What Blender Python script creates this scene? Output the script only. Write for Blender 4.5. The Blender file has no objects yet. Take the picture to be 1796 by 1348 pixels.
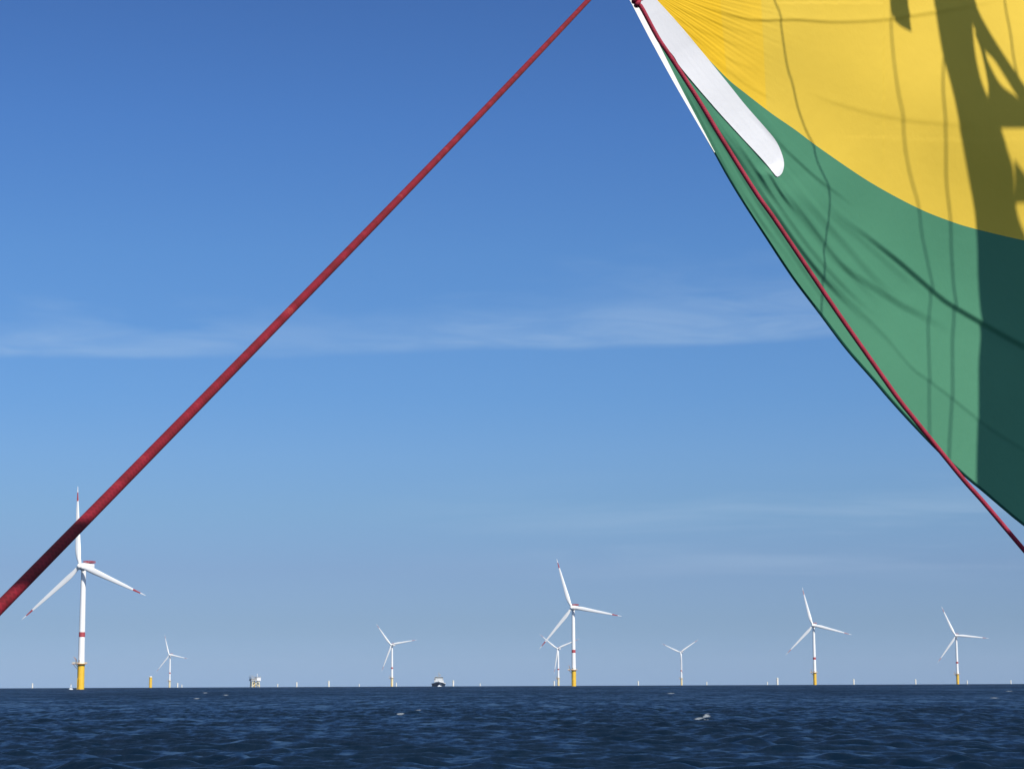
import bpy, bmesh, math, random
import numpy as np
from mathutils import Vector, Matrix

random.seed(7)
RNG = np.random.default_rng(11)
sc = bpy.context.scene
COL = sc.collection
R_EARTH = 6.371e6
CAM_H = 3.0
W, H = 1796.0, 1348.0
F = 3592.0                                  # focal length in photograph pixels (72 mm on 36 mm)
PITCH = math.atan((1198.7 - H / 2) / F)
ROLL = 0.0043
SUN = Vector((0.42, -0.63, 0.65)).normalized()   # direction towards the sun

# ------------------------------------------------------------------ camera
fwd = Vector((0, math.cos(PITCH), math.sin(PITCH)))
up0 = Vector((0, -math.sin(PITCH), math.cos(PITCH)))
rt0 = Vector((1, 0, 0))
CR = (rt0 * math.cos(ROLL) - up0 * math.sin(ROLL))
CU = (up0 * math.cos(ROLL) + rt0 * math.sin(ROLL))
CAM = Vector((0, 0, CAM_H))
cam = bpy.data.cameras.new('camera')
cam.sensor_width = 36.0
cam.lens = 36.0 * F / W
cam.clip_start = 0.1
cam.clip_end = 60000
co = bpy.data.objects.new('camera', cam)
COL.objects.link(co)
M = Matrix((CR, CU, -fwd)).transposed().to_4x4()
M.translation = CAM
co.matrix_world = M
sc.camera = co

nCR, nCU, nF, nCAM = (np.array(v) for v in (CR, CU, fwd, CAM))
nSUN = np.array(SUN)

def P(px, py, d):
    """points at photograph position (px, py), d metres in front of the lens plane"""
    px, py, d = np.broadcast_arrays(np.asarray(px, float), np.asarray(py, float), np.asarray(d, float))
    a = (px - W / 2) / F
    b = (H / 2 - py) / F
    return nCAM + d[..., None] * (nF + a[..., None] * nCR + b[..., None] * nCU)

def az_of(px):
    p = P(px, 1199.0, 1.0) - nCAM
    return math.atan2(p[0], p[1])

def on_sea(px, dist):
    a = az_of(px)
    return Vector((dist * math.sin(a), dist * math.cos(a), -dist * dist / (2 * R_EARTH)))

# ------------------------------------------------------------------ helpers
def tag(o, label=None, cat=None, group=None, kind=None):
    if label: o['label'] = label
    if cat: o['category'] = cat
    if group: o['group'] = group
    if kind: o['kind'] = kind
    return o

def empty(name, loc=(0, 0, 0), rz=0.0):
    o = bpy.data.objects.new(name, None)
    o.empty_display_size = 1.0
    o.location = loc
    o.rotation_euler = (0, 0, rz)
    COL.objects.link(o)
    return o

def mesh_obj(name, verts, faces, mats, parent=None, smooth=True, mi=None):
    me = bpy.data.meshes.new(name)
    me.from_pydata([tuple(v) for v in verts], [], [tuple(f) for f in faces])
    for m in (mats if isinstance(mats, (list, tuple)) else [mats]):
        me.materials.append(m)
    if mi is not None:
        me.polygons.foreach_set('material_index', np.asarray(mi, dtype=np.int32))
    if smooth:
        me.polygons.foreach_set('use_smooth', np.ones(len(me.polygons), dtype=bool))
    me.update()
    o = bpy.data.objects.new(name, me)
    COL.objects.link(o)
    if parent is not None:
        o.parent = parent
    return o

class MB:
    """collects solids, then links them as one mesh object"""
    def __init__(self):
        self.v, self.f, self.m = [], [], []
    def add(self, v, f, m=0):
        n = len(self.v)
        self.v += [tuple(map(float, p)) for p in v]
        self.f += [tuple(i + n for i in q) for q in f]
        self.m += [m] * len(f)
        return self
    def box(self, c, s, m=0, taper=1.0):
        x, y, z = c; a, b, h = s[0] / 2, s[1] / 2, s[2] / 2
        t = taper
        v = [(x - a, y - b, z - h), (x + a, y - b, z - h), (x + a, y + b, z - h), (x - a, y + b, z - h),
             (x - a * t, y - b * t, z + h), (x + a * t, y - b * t, z + h), (x + a * t, y + b * t, z + h), (x - a * t, y + b * t, z + h)]
        return self.add(v, [(0, 3, 2, 1), (4, 5, 6, 7), (0, 1, 5, 4), (1, 2, 6, 5), (2, 3, 7, 6), (3, 0, 4, 7)], m)
    def lathe(self, prof, n=32, c=(0, 0), m=0, caps=True):
        v, f = [], []
        for (r, z) in prof:
            for k in range(n):
                a = 2 * math.pi * k / n
                v.append((c[0] + r * math.cos(a), c[1] + r * math.sin(a), z))
        for i in range(len(prof) - 1):
            for k in range(n):
                k2 = (k + 1) % n
                f.append((i * n + k, i * n + k2, (i + 1) * n + k2, (i + 1) * n + k))
        if caps:
            f.append(tuple(range(n - 1, -1, -1)))
            f.append(tuple((len(prof) - 1) * n + k for k in range(n)))
        return self.add(v, f, m)
    def tube(self, pts, r, n=8, m=0):
        pts = [Vector(p) for p in pts]
        N = len(pts)
        rs = r if isinstance(r, (list, tuple, np.ndarray)) else [r] * N
        v, f = [], []
        ref = None
        for i in range(N):
            t = (pts[min(i + 1, N - 1)] - pts[max(i - 1, 0)]).normalized()
            if ref is None:
                ref = Vector((0, 0, 1)) if abs(t.z) < 0.9 else Vector((1, 0, 0))
                a = t.cross(ref).normalized()
            else:
                a = (a - t * a.dot(t)).normalized()
            b = t.cross(a)
            for k in range(n):
                w = 2 * math.pi * k / n
                v.append(pts[i] + (a * math.cos(w) + b * math.sin(w)) * float(rs[i]))
        for i in range(N - 1):
            for k in range(n):
                k2 = (k + 1) % n
                f.append((i * n + k, i * n + k2, (i + 1) * n + k2, (i + 1) * n + k))
        f.append(tuple(range(n - 1, -1, -1)))
        f.append(tuple((N - 1) * n + k for k in range(n)))
        return self.add(v, f, m)
    def build(self, name, mats, parent=None, smooth=True):
        o = mesh_obj(name, self.v, self.f, mats, parent, smooth, self.m)
        if smooth:
            try:
                o.data.set_sharp_from_angle(angle=math.radians(40))
            except Exception:
                pass
        return o

def copy_tree(o, parent=None):
    c = o.copy()
    COL.objects.link(c)
    if parent is not None:
        c.parent = parent
    for ch in list(o.children):
        copy_tree(ch, c)
    return c

# ------------------------------------------------------------------ materials
def new_mat(name):
    m = bpy.data.materials.new(name)
    m.use_nodes = True
    nt = m.node_tree
    b = nt.nodes['Principled BSDF']
    return m, nt, b

def node(nt, t, **kw):
    n = nt.nodes.new(t)
    for k, v in kw.items():
        setattr(n, k, v)
    return n

def math_n(nt, op, a, b=None, c=None, clamp=False):
    n = nt.nodes.new('ShaderNodeMath')
    n.operation = op
    n.use_clamp = clamp
    for i, x in enumerate((a, b, c)):
        if x is None: continue
        if isinstance(x, (int, float)): n.inputs[i].default_value = x
        else: nt.links.new(x, n.inputs[i])
    return n.outputs[0]

def smooth_n(nt, x, lo, hi):
    n = nt.nodes.new('ShaderNodeMapRange')
    n.interpolation_type = 'SMOOTHSTEP'
    nt.links.new(x, n.inputs['Value'])
    for key, val in (('From Min', lo), ('From Max', hi)):
        if isinstance(val, (int, float)): n.inputs[key].default_value = val
        else: nt.links.new(val, n.inputs[key])
    return n.outputs['Result']

def paint(name, col, rough=0.45, var=0.06, scale=0.6):
    m, nt, b = new_mat(name)
    tc = node(nt, 'ShaderNodeTexCoord')
    nz = node(nt, 'ShaderNodeTexNoise')
    nz.inputs['Scale'].default_value = scale
    nz.inputs['Detail'].default_value = 4
    nt.links.new(tc.outputs['Object'], nz.inputs['Vector'])
    r = node(nt, 'ShaderNodeValToRGB')
    r.color_ramp.elements[0].position = 0.3
    r.color_ramp.elements[1].position = 0.7
    r.color_ramp.elements[0].color = [c * (1 - var) for c in col] + [1]
    r.color_ramp.elements[1].color = [min(1, c * (1 + var)) for c in col] + [1]
    nt.links.new(nz.outputs['Fac'], r.inputs['Fac'])
    nt.links.new(r.outputs['Color'], b.inputs['Base Color'])
    b.inputs['Roughness'].default_value = rough
    return m

M_WHITE = paint('white_paint', (0.88, 0.88, 0.87), 0.4, 0.02, 0.08)
M_CREAM = paint('overexposed_cream', (0.86, 0.82, 0.70), 0.5, 0.04, 0.2)
M_YELLOW = paint('yellow_paint', (0.80, 0.50, 0.03), 0.45, 0.05, 0.3)
M_PALE = paint('overexposed_pale_yellow', (0.82, 0.70, 0.40), 0.5, 0.06, 0.2)
M_REDPALE = paint('distance_faded_red', (0.52, 0.28, 0.30), 0.5, 0.05, 0.3)
M_RED = paint('red_paint', (0.42, 0.06, 0.07), 0.45, 0.05, 0.3)
M_GREY = paint('grey_paint', (0.36, 0.37, 0.37), 0.5, 0.08, 0.3)
M_LIGHT = paint('light_grey_paint', (0.50, 0.52, 0.53), 0.5, 0.06, 0.3)
M_DARK = paint('dark_steel', (0.10, 0.10, 0.11), 0.5, 0.1, 0.3)
M_NAVY = paint('navy_hull_paint', (0.055, 0.085, 0.14), 0.4, 0.1, 0.2)  # navy lightened: haze over the distant hull put into the colour
M_GLASS = paint('dark_window_glass', (0.02, 0.03, 0.04), 0.15, 0.0, 1)
M_ORANGE = paint('orange_paint', (0.70, 0.30, 0.05), 0.5, 0.05, 0.3)
M_FOAM = paint('white_foam', (0.75, 0.78, 0.80), 0.8, 0.1, 2.0)
M_ALU = paint('anodised_aluminium', (0.45, 0.45, 0.46), 0.35, 0.05, 4)

def cloth(name, col, transl=0.12, weave=900.0, attr=None, col2=None):
    m, nt, b = new_mat(name)
    out = nt.nodes['Material Output']
    tc = node(nt, 'ShaderNodeTexCoord')
    nz = node(nt, 'ShaderNodeTexNoise')
    nz.inputs['Scale'].default_value = 2.2
    nz.inputs['Detail'].default_value = 5
    nt.links.new(tc.outputs['Object'], nz.inputs['Vector'])
    r = node(nt, 'ShaderNodeValToRGB')
    r.color_ramp.elements[0].position = 0.25
    r.color_ramp.elements[1].position = 0.75
    r.color_ramp.elements[0].color = [c * 0.95 for c in col] + [1]
    r.color_ramp.elements[1].color = [min(1, c * 1.05) for c in col] + [1]
    nt.links.new(nz.outputs['Fac'], r.inputs['Fac'])
    c_out = r.outputs['Color']
    if attr:
        at = node(nt, 'ShaderNodeAttribute', attribute_name=attr)
        mx = node(nt, 'ShaderNodeMix', data_type='RGBA')
        nt.links.new(at.outputs['Fac'], mx.inputs['Factor'])
        nt.links.new(c_out, mx.inputs['A'])
        mx.inputs['B'].default_value = list(col2) + [1]
        c_out = mx.outputs['Result']
    nt.links.new(c_out, b.inputs['Base Color'])
    b.inputs['Roughness'].default_value = 0.6
    b.inputs['Specular IOR Level'].default_value = 0.25
    n2 = node(nt, 'ShaderNodeTexNoise')
    n2.inputs['Scale'].default_value = 22
    n2.inputs['Detail'].default_value = 6
    n2.inputs['Roughness'].default_value = 0.6
    nt.links.new(tc.outputs['Object'], n2.inputs['Vector'])
    bp = node(nt, 'ShaderNodeBump')
    bp.inputs['Strength'].default_value = 0.22
    bp.inputs['Distance'].default_value = 0.006
    nt.links.new(n2.outputs['Fac'], bp.inputs['Height'])
    nt.links.new(bp.outputs['Normal'], b.inputs['Normal'])
    tr = node(nt, 'ShaderNodeBsdfTranslucent')
    nt.links.new(c_out, tr.inputs['Color'])
    ms = node(nt, 'ShaderNodeMixShader')
    ms.inputs['Fac'].default_value = transl
    nt.links.new(b.outputs['BSDF'], ms.inputs[1])
    nt.links.new(tr.outputs['BSDF'], ms.inputs[2])
    nt.links.new(ms.outputs['Shader'], out.inputs['Surface'])
    return m

M_SAILY = cloth('yellow_sailcloth', (0.80, 0.555, 0.062), 0.18, attr='ply', col2=(0.95, 0.56, 0.010))
M_SAILG = cloth('green_sailcloth', (0.078, 0.262, 0.150), 0.20)
M_HEM = cloth('dark_green_webbing', (0.035, 0.17, 0.11), 0.0)
M_SAILW = cloth('white_sailcloth', (0.71, 0.715, 0.74), 0.03)

M_TAPE = cloth('cream_webbing_tape', (0.84, 0.82, 0.77), 0.0)

def rope_mat(name='red_braided_rope', brighten=1.0):
    m, nt, b = new_mat(name)
    uv = node(nt, 'ShaderNodeUVMap', uv_map='UVMap')
    sp = node(nt, 'ShaderNodeSeparateXYZ')
    nt.links.new(uv.outputs['UV'], sp.inputs[0])
    # two counter-running helices of yarn
    u, v = sp.outputs['X'], sp.outputs['Y']           # u around (0..1), v metres along
    k = 2 * math.pi
    a1 = math_n(nt, 'SINE', math_n(nt, 'ADD', math_n(nt, 'MULTIPLY', u, 4 * k), math_n(nt, 'MULTIPLY', v, k * 110)))
    a2 = math_n(nt, 'SINE', math_n(nt, 'SUBTRACT', math_n(nt, 'MULTIPLY', u, 4 * k), math_n(nt, 'MULTIPLY', v, k * 110)))
    hh = math_n(nt, 'MAXIMUM', a1, a2)
    tc = node(nt, 'ShaderNodeTexCoord')
    nz = node(nt, 'ShaderNodeTexNoise')
    nz.inputs['Scale'].default_value = 30
    nz.inputs['Detail'].default_value = 6
    nt.links.new(tc.outputs['Object'], nz.inputs['Vector'])
    r = node(nt, 'ShaderNodeValToRGB')
    e = r.color_ramp.elements
    e[0].position = 0.3; e[0].color = (0.14 * brighten, 0.006 * brighten * brighten, 0.011 * brighten * brighten, 1)
    e[1].position = 0.62; e[1].color = (0.225 * brighten, 0.008 * brighten * brighten, 0.021 * brighten * brighten, 1)
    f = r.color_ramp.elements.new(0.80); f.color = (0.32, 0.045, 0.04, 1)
    nt.links.new(nz.outputs['Fac'], r.inputs['Fac'])
    # dark gaps between the yarns and a few pale worn flecks
    gap = smooth_n(nt, hh, 0.15, 0.75)
    g2 = node(nt, 'ShaderNodeMix', data_type='RGBA', blend_type='MULTIPLY')
    g2.inputs['Factor'].default_value = 1.0
    gc_ = node(nt, 'ShaderNodeCombineColor')
    for q_ in range(3):
        nt.links.new(math_n(nt, 'ADD', math_n(nt, 'MULTIPLY', gap, 0.26), 0.78), gc_.inputs[q_])
    nt.links.new(r.outputs['Color'], g2.inputs['A']); nt.links.new(gc_.outputs[0], g2.inputs['B'])
    n3 = node(nt, 'ShaderNodeTexNoise'); n3.inputs['Scale'].default_value = 16; n3.inputs['Detail'].default_value = 8; n3.inputs['Roughness'].default_value = 0.75
    nt.links.new(tc.outputs['Object'], n3.inputs['Vector'])
    g3 = node(nt, 'ShaderNodeMix', data_type='RGBA')
    nt.links.new(math_n(nt, 'MULTIPLY', smooth_n(nt, n3.outputs['Fac'], 0.66, 0.74), 0.28), g3.inputs['Factor'])
    nt.links.new(g2.outputs['Result'], g3.inputs['A']); g3.inputs['B'].default_value = (0.50, 0.16, 0.12, 1)
    nt.links.new(g3.outputs['Result'], b.inputs['Base Color'])
    b.inputs['Roughness'].default_value = 0.7
    b.inputs['Specular IOR Level'].default_value = 0.3
    bp = node(nt, 'ShaderNodeBump')
    bp.inputs['Strength'].default_value = 0.16
    bp.inputs['Distance'].default_value = 0.0010
    nt.links.new(hh, bp.inputs['Height'])
    nt.links.new(bp.outputs['Normal'], b.inputs['Normal'])
    return m
M_ROPE = rope_mat()
M_ROPE_LIT = rope_mat('brightened_red_rope', 1.6)  # lighter copy of the rope: brightness of sunlight put into its red

# ------------------------------------------------------------------ world: sky and cirrus
SUN_EL = math.asin(SUN.z)
SUN_AZ = math.atan2(SUN.x, SUN.y)
world = bpy.data.worlds.new('World')
sc.world = world
world.use_nodes = True
wt = world.node_tree
bg = wt.nodes['Background']
sky = node(wt, 'ShaderNodeTexSky')
sky.sky_type = 'NISHITA'
sky.sun_disc = False
sky.sun_elevation = SUN_EL
sky.sun_rotation = SUN_AZ
sky.altitude = 0
sky.air_density = 1.0
sky.dust_density = 0.35
sky.ozone_density = 2.2
tcw = node(wt, 'ShaderNodeTexCoord')
sx = node(wt, 'ShaderNodeSeparateXYZ')
wt.links.new(tcw.outputs['Generated'], sx.inputs[0])
az = math_n(wt, 'ARCTAN2', sx.outputs['X'], sx.outputs['Y'])
el = math_n(wt, 'ARCSINE', sx.outputs['Z'])
D2R = math.pi / 180

def wnoise(sa, se, detail=6, rough=0.6, off=0.0, dist=0.0):
    cv = node(wt, 'ShaderNodeCombineXYZ')
    wt.links.new(math_n(wt, 'MULTIPLY', az, sa), cv.inputs[0])
    wt.links.new(math_n(wt, 'MULTIPLY', el, se), cv.inputs[1])
    cv.inputs[2].default_value = off
    n = node(wt, 'ShaderNodeTexNoise')
    n.inputs['Scale'].default_value = 1.0
    n.inputs['Detail'].default_value = detail
    n.inputs['Roughness'].default_value = rough
    n.inputs['Distortion'].default_value = dist
    wt.links.new(cv.outputs[0], n.inputs['Vector'])
    return n.outputs['Fac']

# main cirrus streak: crisp lower edge, frayed top
n_edge = wnoise(9, 10, 3, 0.5, 3.0)
edge = math_n(wt, 'ADD', math_n(wt, 'MULTIPLY', math_n(wt, 'ADD', az, 0.10), 0.030), 9.05 * D2R)
edge = math_n(wt, 'ADD', edge, math_n(wt, 'MULTIPLY', math_n(wt, 'SUBTRACT', n_edge, 0.5), 0.008))
low = smooth_n(wt, math_n(wt, 'SUBTRACT', el, edge), -0.0012, 0.0032)
topn = wnoise(7, 30, 5, 0.6, 7.0, 0.3)
toph = math_n(wt, 'ADD', math_n(wt, 'MULTIPLY', topn, 0.075), math_n(wt, 'MULTIPLY', az, 0.055))
high = math_n(wt, 'SUBTRACT', 1.0, smooth_n(wt, math_n(wt, 'SUBTRACT', el, edge), 0.006, toph))
fray = smooth_n(wt, wnoise(14, 95, 8, 0.62, 1.5, 0.6), 0.30, 0.72)
c1 = math_n(wt, 'MULTIPLY', math_n(wt, 'MULTIPLY', low, high), math_n(wt, 'ADD', math_n(wt, 'MULTIPLY', fray, 0.72), 0.28))
bigm = smooth_n(wt, wnoise(5, 5, 2, 0.5, 12.0), 0.25, 0.6)
c1 = math_n(wt, 'MULTIPLY', c1, math_n(wt, 'ADD', math_n(wt, 'MULTIPLY', bigm, 0.55), 0.45))
# thin low wisps, mostly on the right
w2 = smooth_n(wt, wnoise(7, 80, 6, 0.55, 21.0, 0.4), 0.40, 0.72)
m2 = math_n(wt, 'MULTIPLY', smooth_n(wt, el, 2.4 * D2R, 3.6 * D2R), math_n(wt, 'SUBTRACT', 1.0, smooth_n(wt, el, 4.6 * D2R, 6.2 * D2R)))
c2 = math_n(wt, 'MULTIPLY', math_n(wt, 'MULTIPLY', w2, m2), smooth_n(wt, az, -0.12, 0.16))
cl = math_n(wt, 'ADD', math_n(wt, 'MULTIPLY', c1, 0.29), math_n(wt, 'MULTIPLY', c2, 0.20), clamp=True)

# air colour by height above the horizon (clear afternoon low down, added fill overhead)
hs = node(wt, 'ShaderNodeValToRGB')
SKY_TINT = hs
wt.links.new(math_n(wt, 'MULTIPLY', el, 1 / (90 * D2R), clamp=True), hs.inputs['Fac'])
mul = node(wt, 'ShaderNodeMix', data_type='RGBA', blend_type='MULTIPLY')
mul.inputs['Factor'].default_value = 1.0
wt.links.new(sky.outputs['Color'], mul.inputs['A'])
wt.links.new(hs.outputs['Color'], mul.inputs['B'])
mixc = node(wt, 'ShaderNodeMix', data_type='RGBA')
wt.links.new(cl, mixc.inputs['Factor'])
wt.links.new(mul.outputs['Result'], mixc.inputs['A'])
SKY_STR = 0.10
mixc.inputs['B'].default_value = (0.50 / SKY_STR, 0.65 / SKY_STR, 0.82 / SKY_STR, 1)
wt.links.new(mixc.outputs['Result'], bg.inputs['Color'])
bg.inputs['Strength'].default_value = SKY_STR
AIR_FILL = [  # height above the horizon in degrees, clear air relative to the sky model; topmost rows add fill
    (0.00, (0.408, 0.652, 1.346)),
    (1.57, (0.340, 0.500, 0.920)),
    (3.17, (0.365, 0.490, 0.835)),
    (4.76, (0.405, 0.562, 0.840)),
    (6.36, (0.425, 0.610, 0.905)),
    (7.95, (0.402, 0.625, 0.945)),
    (11.94, (0.405, 0.662, 1.000)),
    (15.53, (0.365, 0.621, 1.012)),
    (19.04, (0.334, 0.561, 0.940)),
    (24.00, (0.450, 0.660, 0.950)),
    (36.00, (1.150, 1.050, 0.980)),
    (50.00, (2.400, 2.050, 1.400)),  # brighter, warmer overhead sky, unseen, added to fill the sail shadows
    (90.00, (2.400, 2.050, 1.400))]
els = hs.color_ramp.elements
els[0].position = 0.0; els[0].color = AIR_FILL[0][1] + (1,)
els[1].position = 1.0; els[1].color = AIR_FILL[-1][1] + (1,)
for e_, c_ in AIR_FILL[1:-1]:
    els.new(e_ / 90.0).color = c_ + (1,)

sun = bpy.data.lights.new('sun', 'SUN')
sun.energy = 4.8
sun.angle = math.radians(0.5)
sun.color = (1.0, 0.95, 0.87)
so = bpy.data.objects.new('sun', sun)
COL.objects.link(so)
so.rotation_euler = SUN.to_track_quat('Z', 'Y').to_euler()
so.location = (20, -30, 40)

sc.view_settings.view_transform = 'Standard'
sc.view_settings.look = 'None'
sc.view_settings.exposure = 0.0
sc.view_settings.gamma = 1.0
sc.cycles.max_bounces = 6
sc.cycles.use_denoising = True

# ------------------------------------------------------------------ sea
SEA_RIP, SEA_RIP2, SEA_NEAR, SEA_FAR = 1.3, 0.8, 0.13, 0.10
def sea_material():
    m, nt, b = new_mat('sea_water')
    geo = node(nt, 'ShaderNodeNewGeometry')
    sp = node(nt, 'ShaderNodeSeparateXYZ')
    nt.links.new(geo.outputs['Position'], sp.inputs[0])
    def nz(scale, detail, rough, sxx=1.0, syy=1.0, rot=0.0):
        mp = node(nt, 'ShaderNodeMapping')
        mp.inputs['Scale'].default_value = (sxx, syy, 1)
        mp.inputs['Rotation'].default_value = (0, 0, rot)
        nt.links.new(geo.outputs['Position'], mp.inputs['Vector'])
        n = node(nt, 'ShaderNodeTexNoise')
        n.inputs['Scale'].default_value = scale
        n.inputs['Detail'].default_value = detail
        n.inputs['Roughness'].default_value = rough
        nt.links.new(mp.outputs[0], n.inputs['Vector'])
        return n.outputs['Fac']
    # facets of the small wind ripples: tilted normals, leaning on average towards the boat (the sides one sees of them)
    def nzc(scale, detail, rough, sxx, syy, rot):
        mp = node(nt, 'ShaderNodeMapping')
        mp.inputs['Scale'].default_value = (sxx, syy, 1)
        mp.inputs['Rotation'].default_value = (0, 0, rot)
        nt.links.new(geo.outputs['Position'], mp.inputs['Vector'])
        n = node(nt, 'ShaderNodeTexNoise')
        n.inputs['Scale'].default_value = scale
        n.inputs['Detail'].default_value = detail
        n.inputs['Roughness'].default_value = rough
        nt.links.new(mp.outputs[0], n.inputs['Vector'])
        q = node(nt, 'ShaderNodeSeparateColor')
        nt.links.new(n.outputs['Color'], q.inputs[0])
        return q.outputs[0], q.outputs[1]
    ra, rb = nzc(1.0, 7, 0.70, 0.75, 0.20, 0.12)
    rc, rd = nzc(1.0, 5, 0.65, 0.22, 0.028, -0.05)
    ga, gb = nzc(0.05, 3, 0.5, 0.5, 1.0, 0.1)
    gc, gd = nzc(0.012, 6, 0.75, 1.0, 0.35, 0.0)
    dist = math_n(nt, 'SQRT', math_n(nt, 'ADD', math_n(nt, 'MULTIPLY', sp.outputs['X'], sp.outputs['X']), math_n(nt, 'MULTIPLY', sp.outputs['Y'], sp.outputs['Y'])))
    far = smooth_n(nt, dist, 60.0, 700.0)
    amt = math_n(nt, 'ADD', math_n(nt, 'ADD', math_n(nt, 'ADD', math_n(nt, 'MULTIPLY', math_n(nt, 'SUBTRACT', ra, 0.5), SEA_RIP), math_n(nt, 'MULTIPLY', math_n(nt, 'SUBTRACT', rc, 0.5), SEA_RIP2)),
                 math_n(nt, 'ADD', math_n(nt, 'MULTIPLY', math_n(nt, 'SUBTRACT', ga, 0.5), 0.30), math_n(nt, 'MULTIPLY', math_n(nt, 'SUBTRACT', gc, 0.5), math_n(nt, 'MULTIPLY', far, 0.7)))), math_n(nt, 'ADD', math_n(nt, 'MULTIPLY', far, SEA_FAR), SEA_NEAR))
    tx = math_n(nt, 'MULTIPLY', math_n(nt, 'DIVIDE', sp.outputs['X'], dist), math_n(nt, 'MULTIPLY', amt, -1.0))
    ty = math_n(nt, 'MULTIPLY', math_n(nt, 'DIVIDE', sp.outputs['Y'], dist), math_n(nt, 'MULTIPLY', amt, -1.0))
    tx = math_n(nt, 'ADD', tx, math_n(nt, 'MULTIPLY', math_n(nt, 'SUBTRACT', rb, 0.5), 0.5))
    cv = node(nt, 'ShaderNodeCombineXYZ')
    nt.links.new(tx, cv.inputs[0]); nt.links.new(ty, cv.inputs[1])
    va = node(nt, 'ShaderNodeVectorMath', operation='ADD')
    nt.links.new(geo.outputs['Normal'], va.inputs[0]); nt.links.new(cv.outputs[0], va.inputs[1])
    vn = node(nt, 'ShaderNodeVectorMath', operation='NORMALIZE')
    nt.links.new(va.outputs[0], vn.inputs[0])
    nt.links.new(vn.outputs[0], b.inputs['Normal'])
    patch = nz(0.02, 3, 0.5, 0.4, 1.0, 0.1)
    r = node(nt, 'ShaderNodeValToRGB')
    r.color_ramp.elements[0].position = 0.3; r.color_ramp.elements[0].color = (0.0006, 0.0068, 0.020, 1)
    r.color_ramp.elements[1].position = 0.7; r.color_ramp.elements[1].color = (0.0010, 0.0098, 0.026, 1)
    nt.links.new(patch, r.inputs['Fac'])
    at = node(nt, 'ShaderNodeAttribute', attribute_name='foam')
    fn = nz(1.6, 6, 0.7)
    fm = smooth_n(nt, math_n(nt, 'ADD', at.outputs['Fac'], math_n(nt, 'MULTIPLY', math_n(nt, 'SUBTRACT', fn, 0.5), 2.2)), 0.50, 0.95)
    mx = node(nt, 'ShaderNodeMix', data_type='RGBA')
    nt.links.new(fm, mx.inputs['Factor'])
    nt.links.new(r.outputs['Color'], mx.inputs['A'])
    mx.inputs['B'].default_value = (0.24, 0.27, 0.30, 1)
    nt.links.new(mx.outputs['Result'], b.inputs['Base Color'])
    nt.links.new(math_n(nt, 'ADD', math_n(nt, 'MULTIPLY', fm, 0.55), 0.28), b.inputs['Roughness'])
    b.inputs['IOR'].default_value = 1.33
    b.inputs['Specular IOR Level'].default_value = 0.32
    return m
M_SEA = sea_material()

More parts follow.
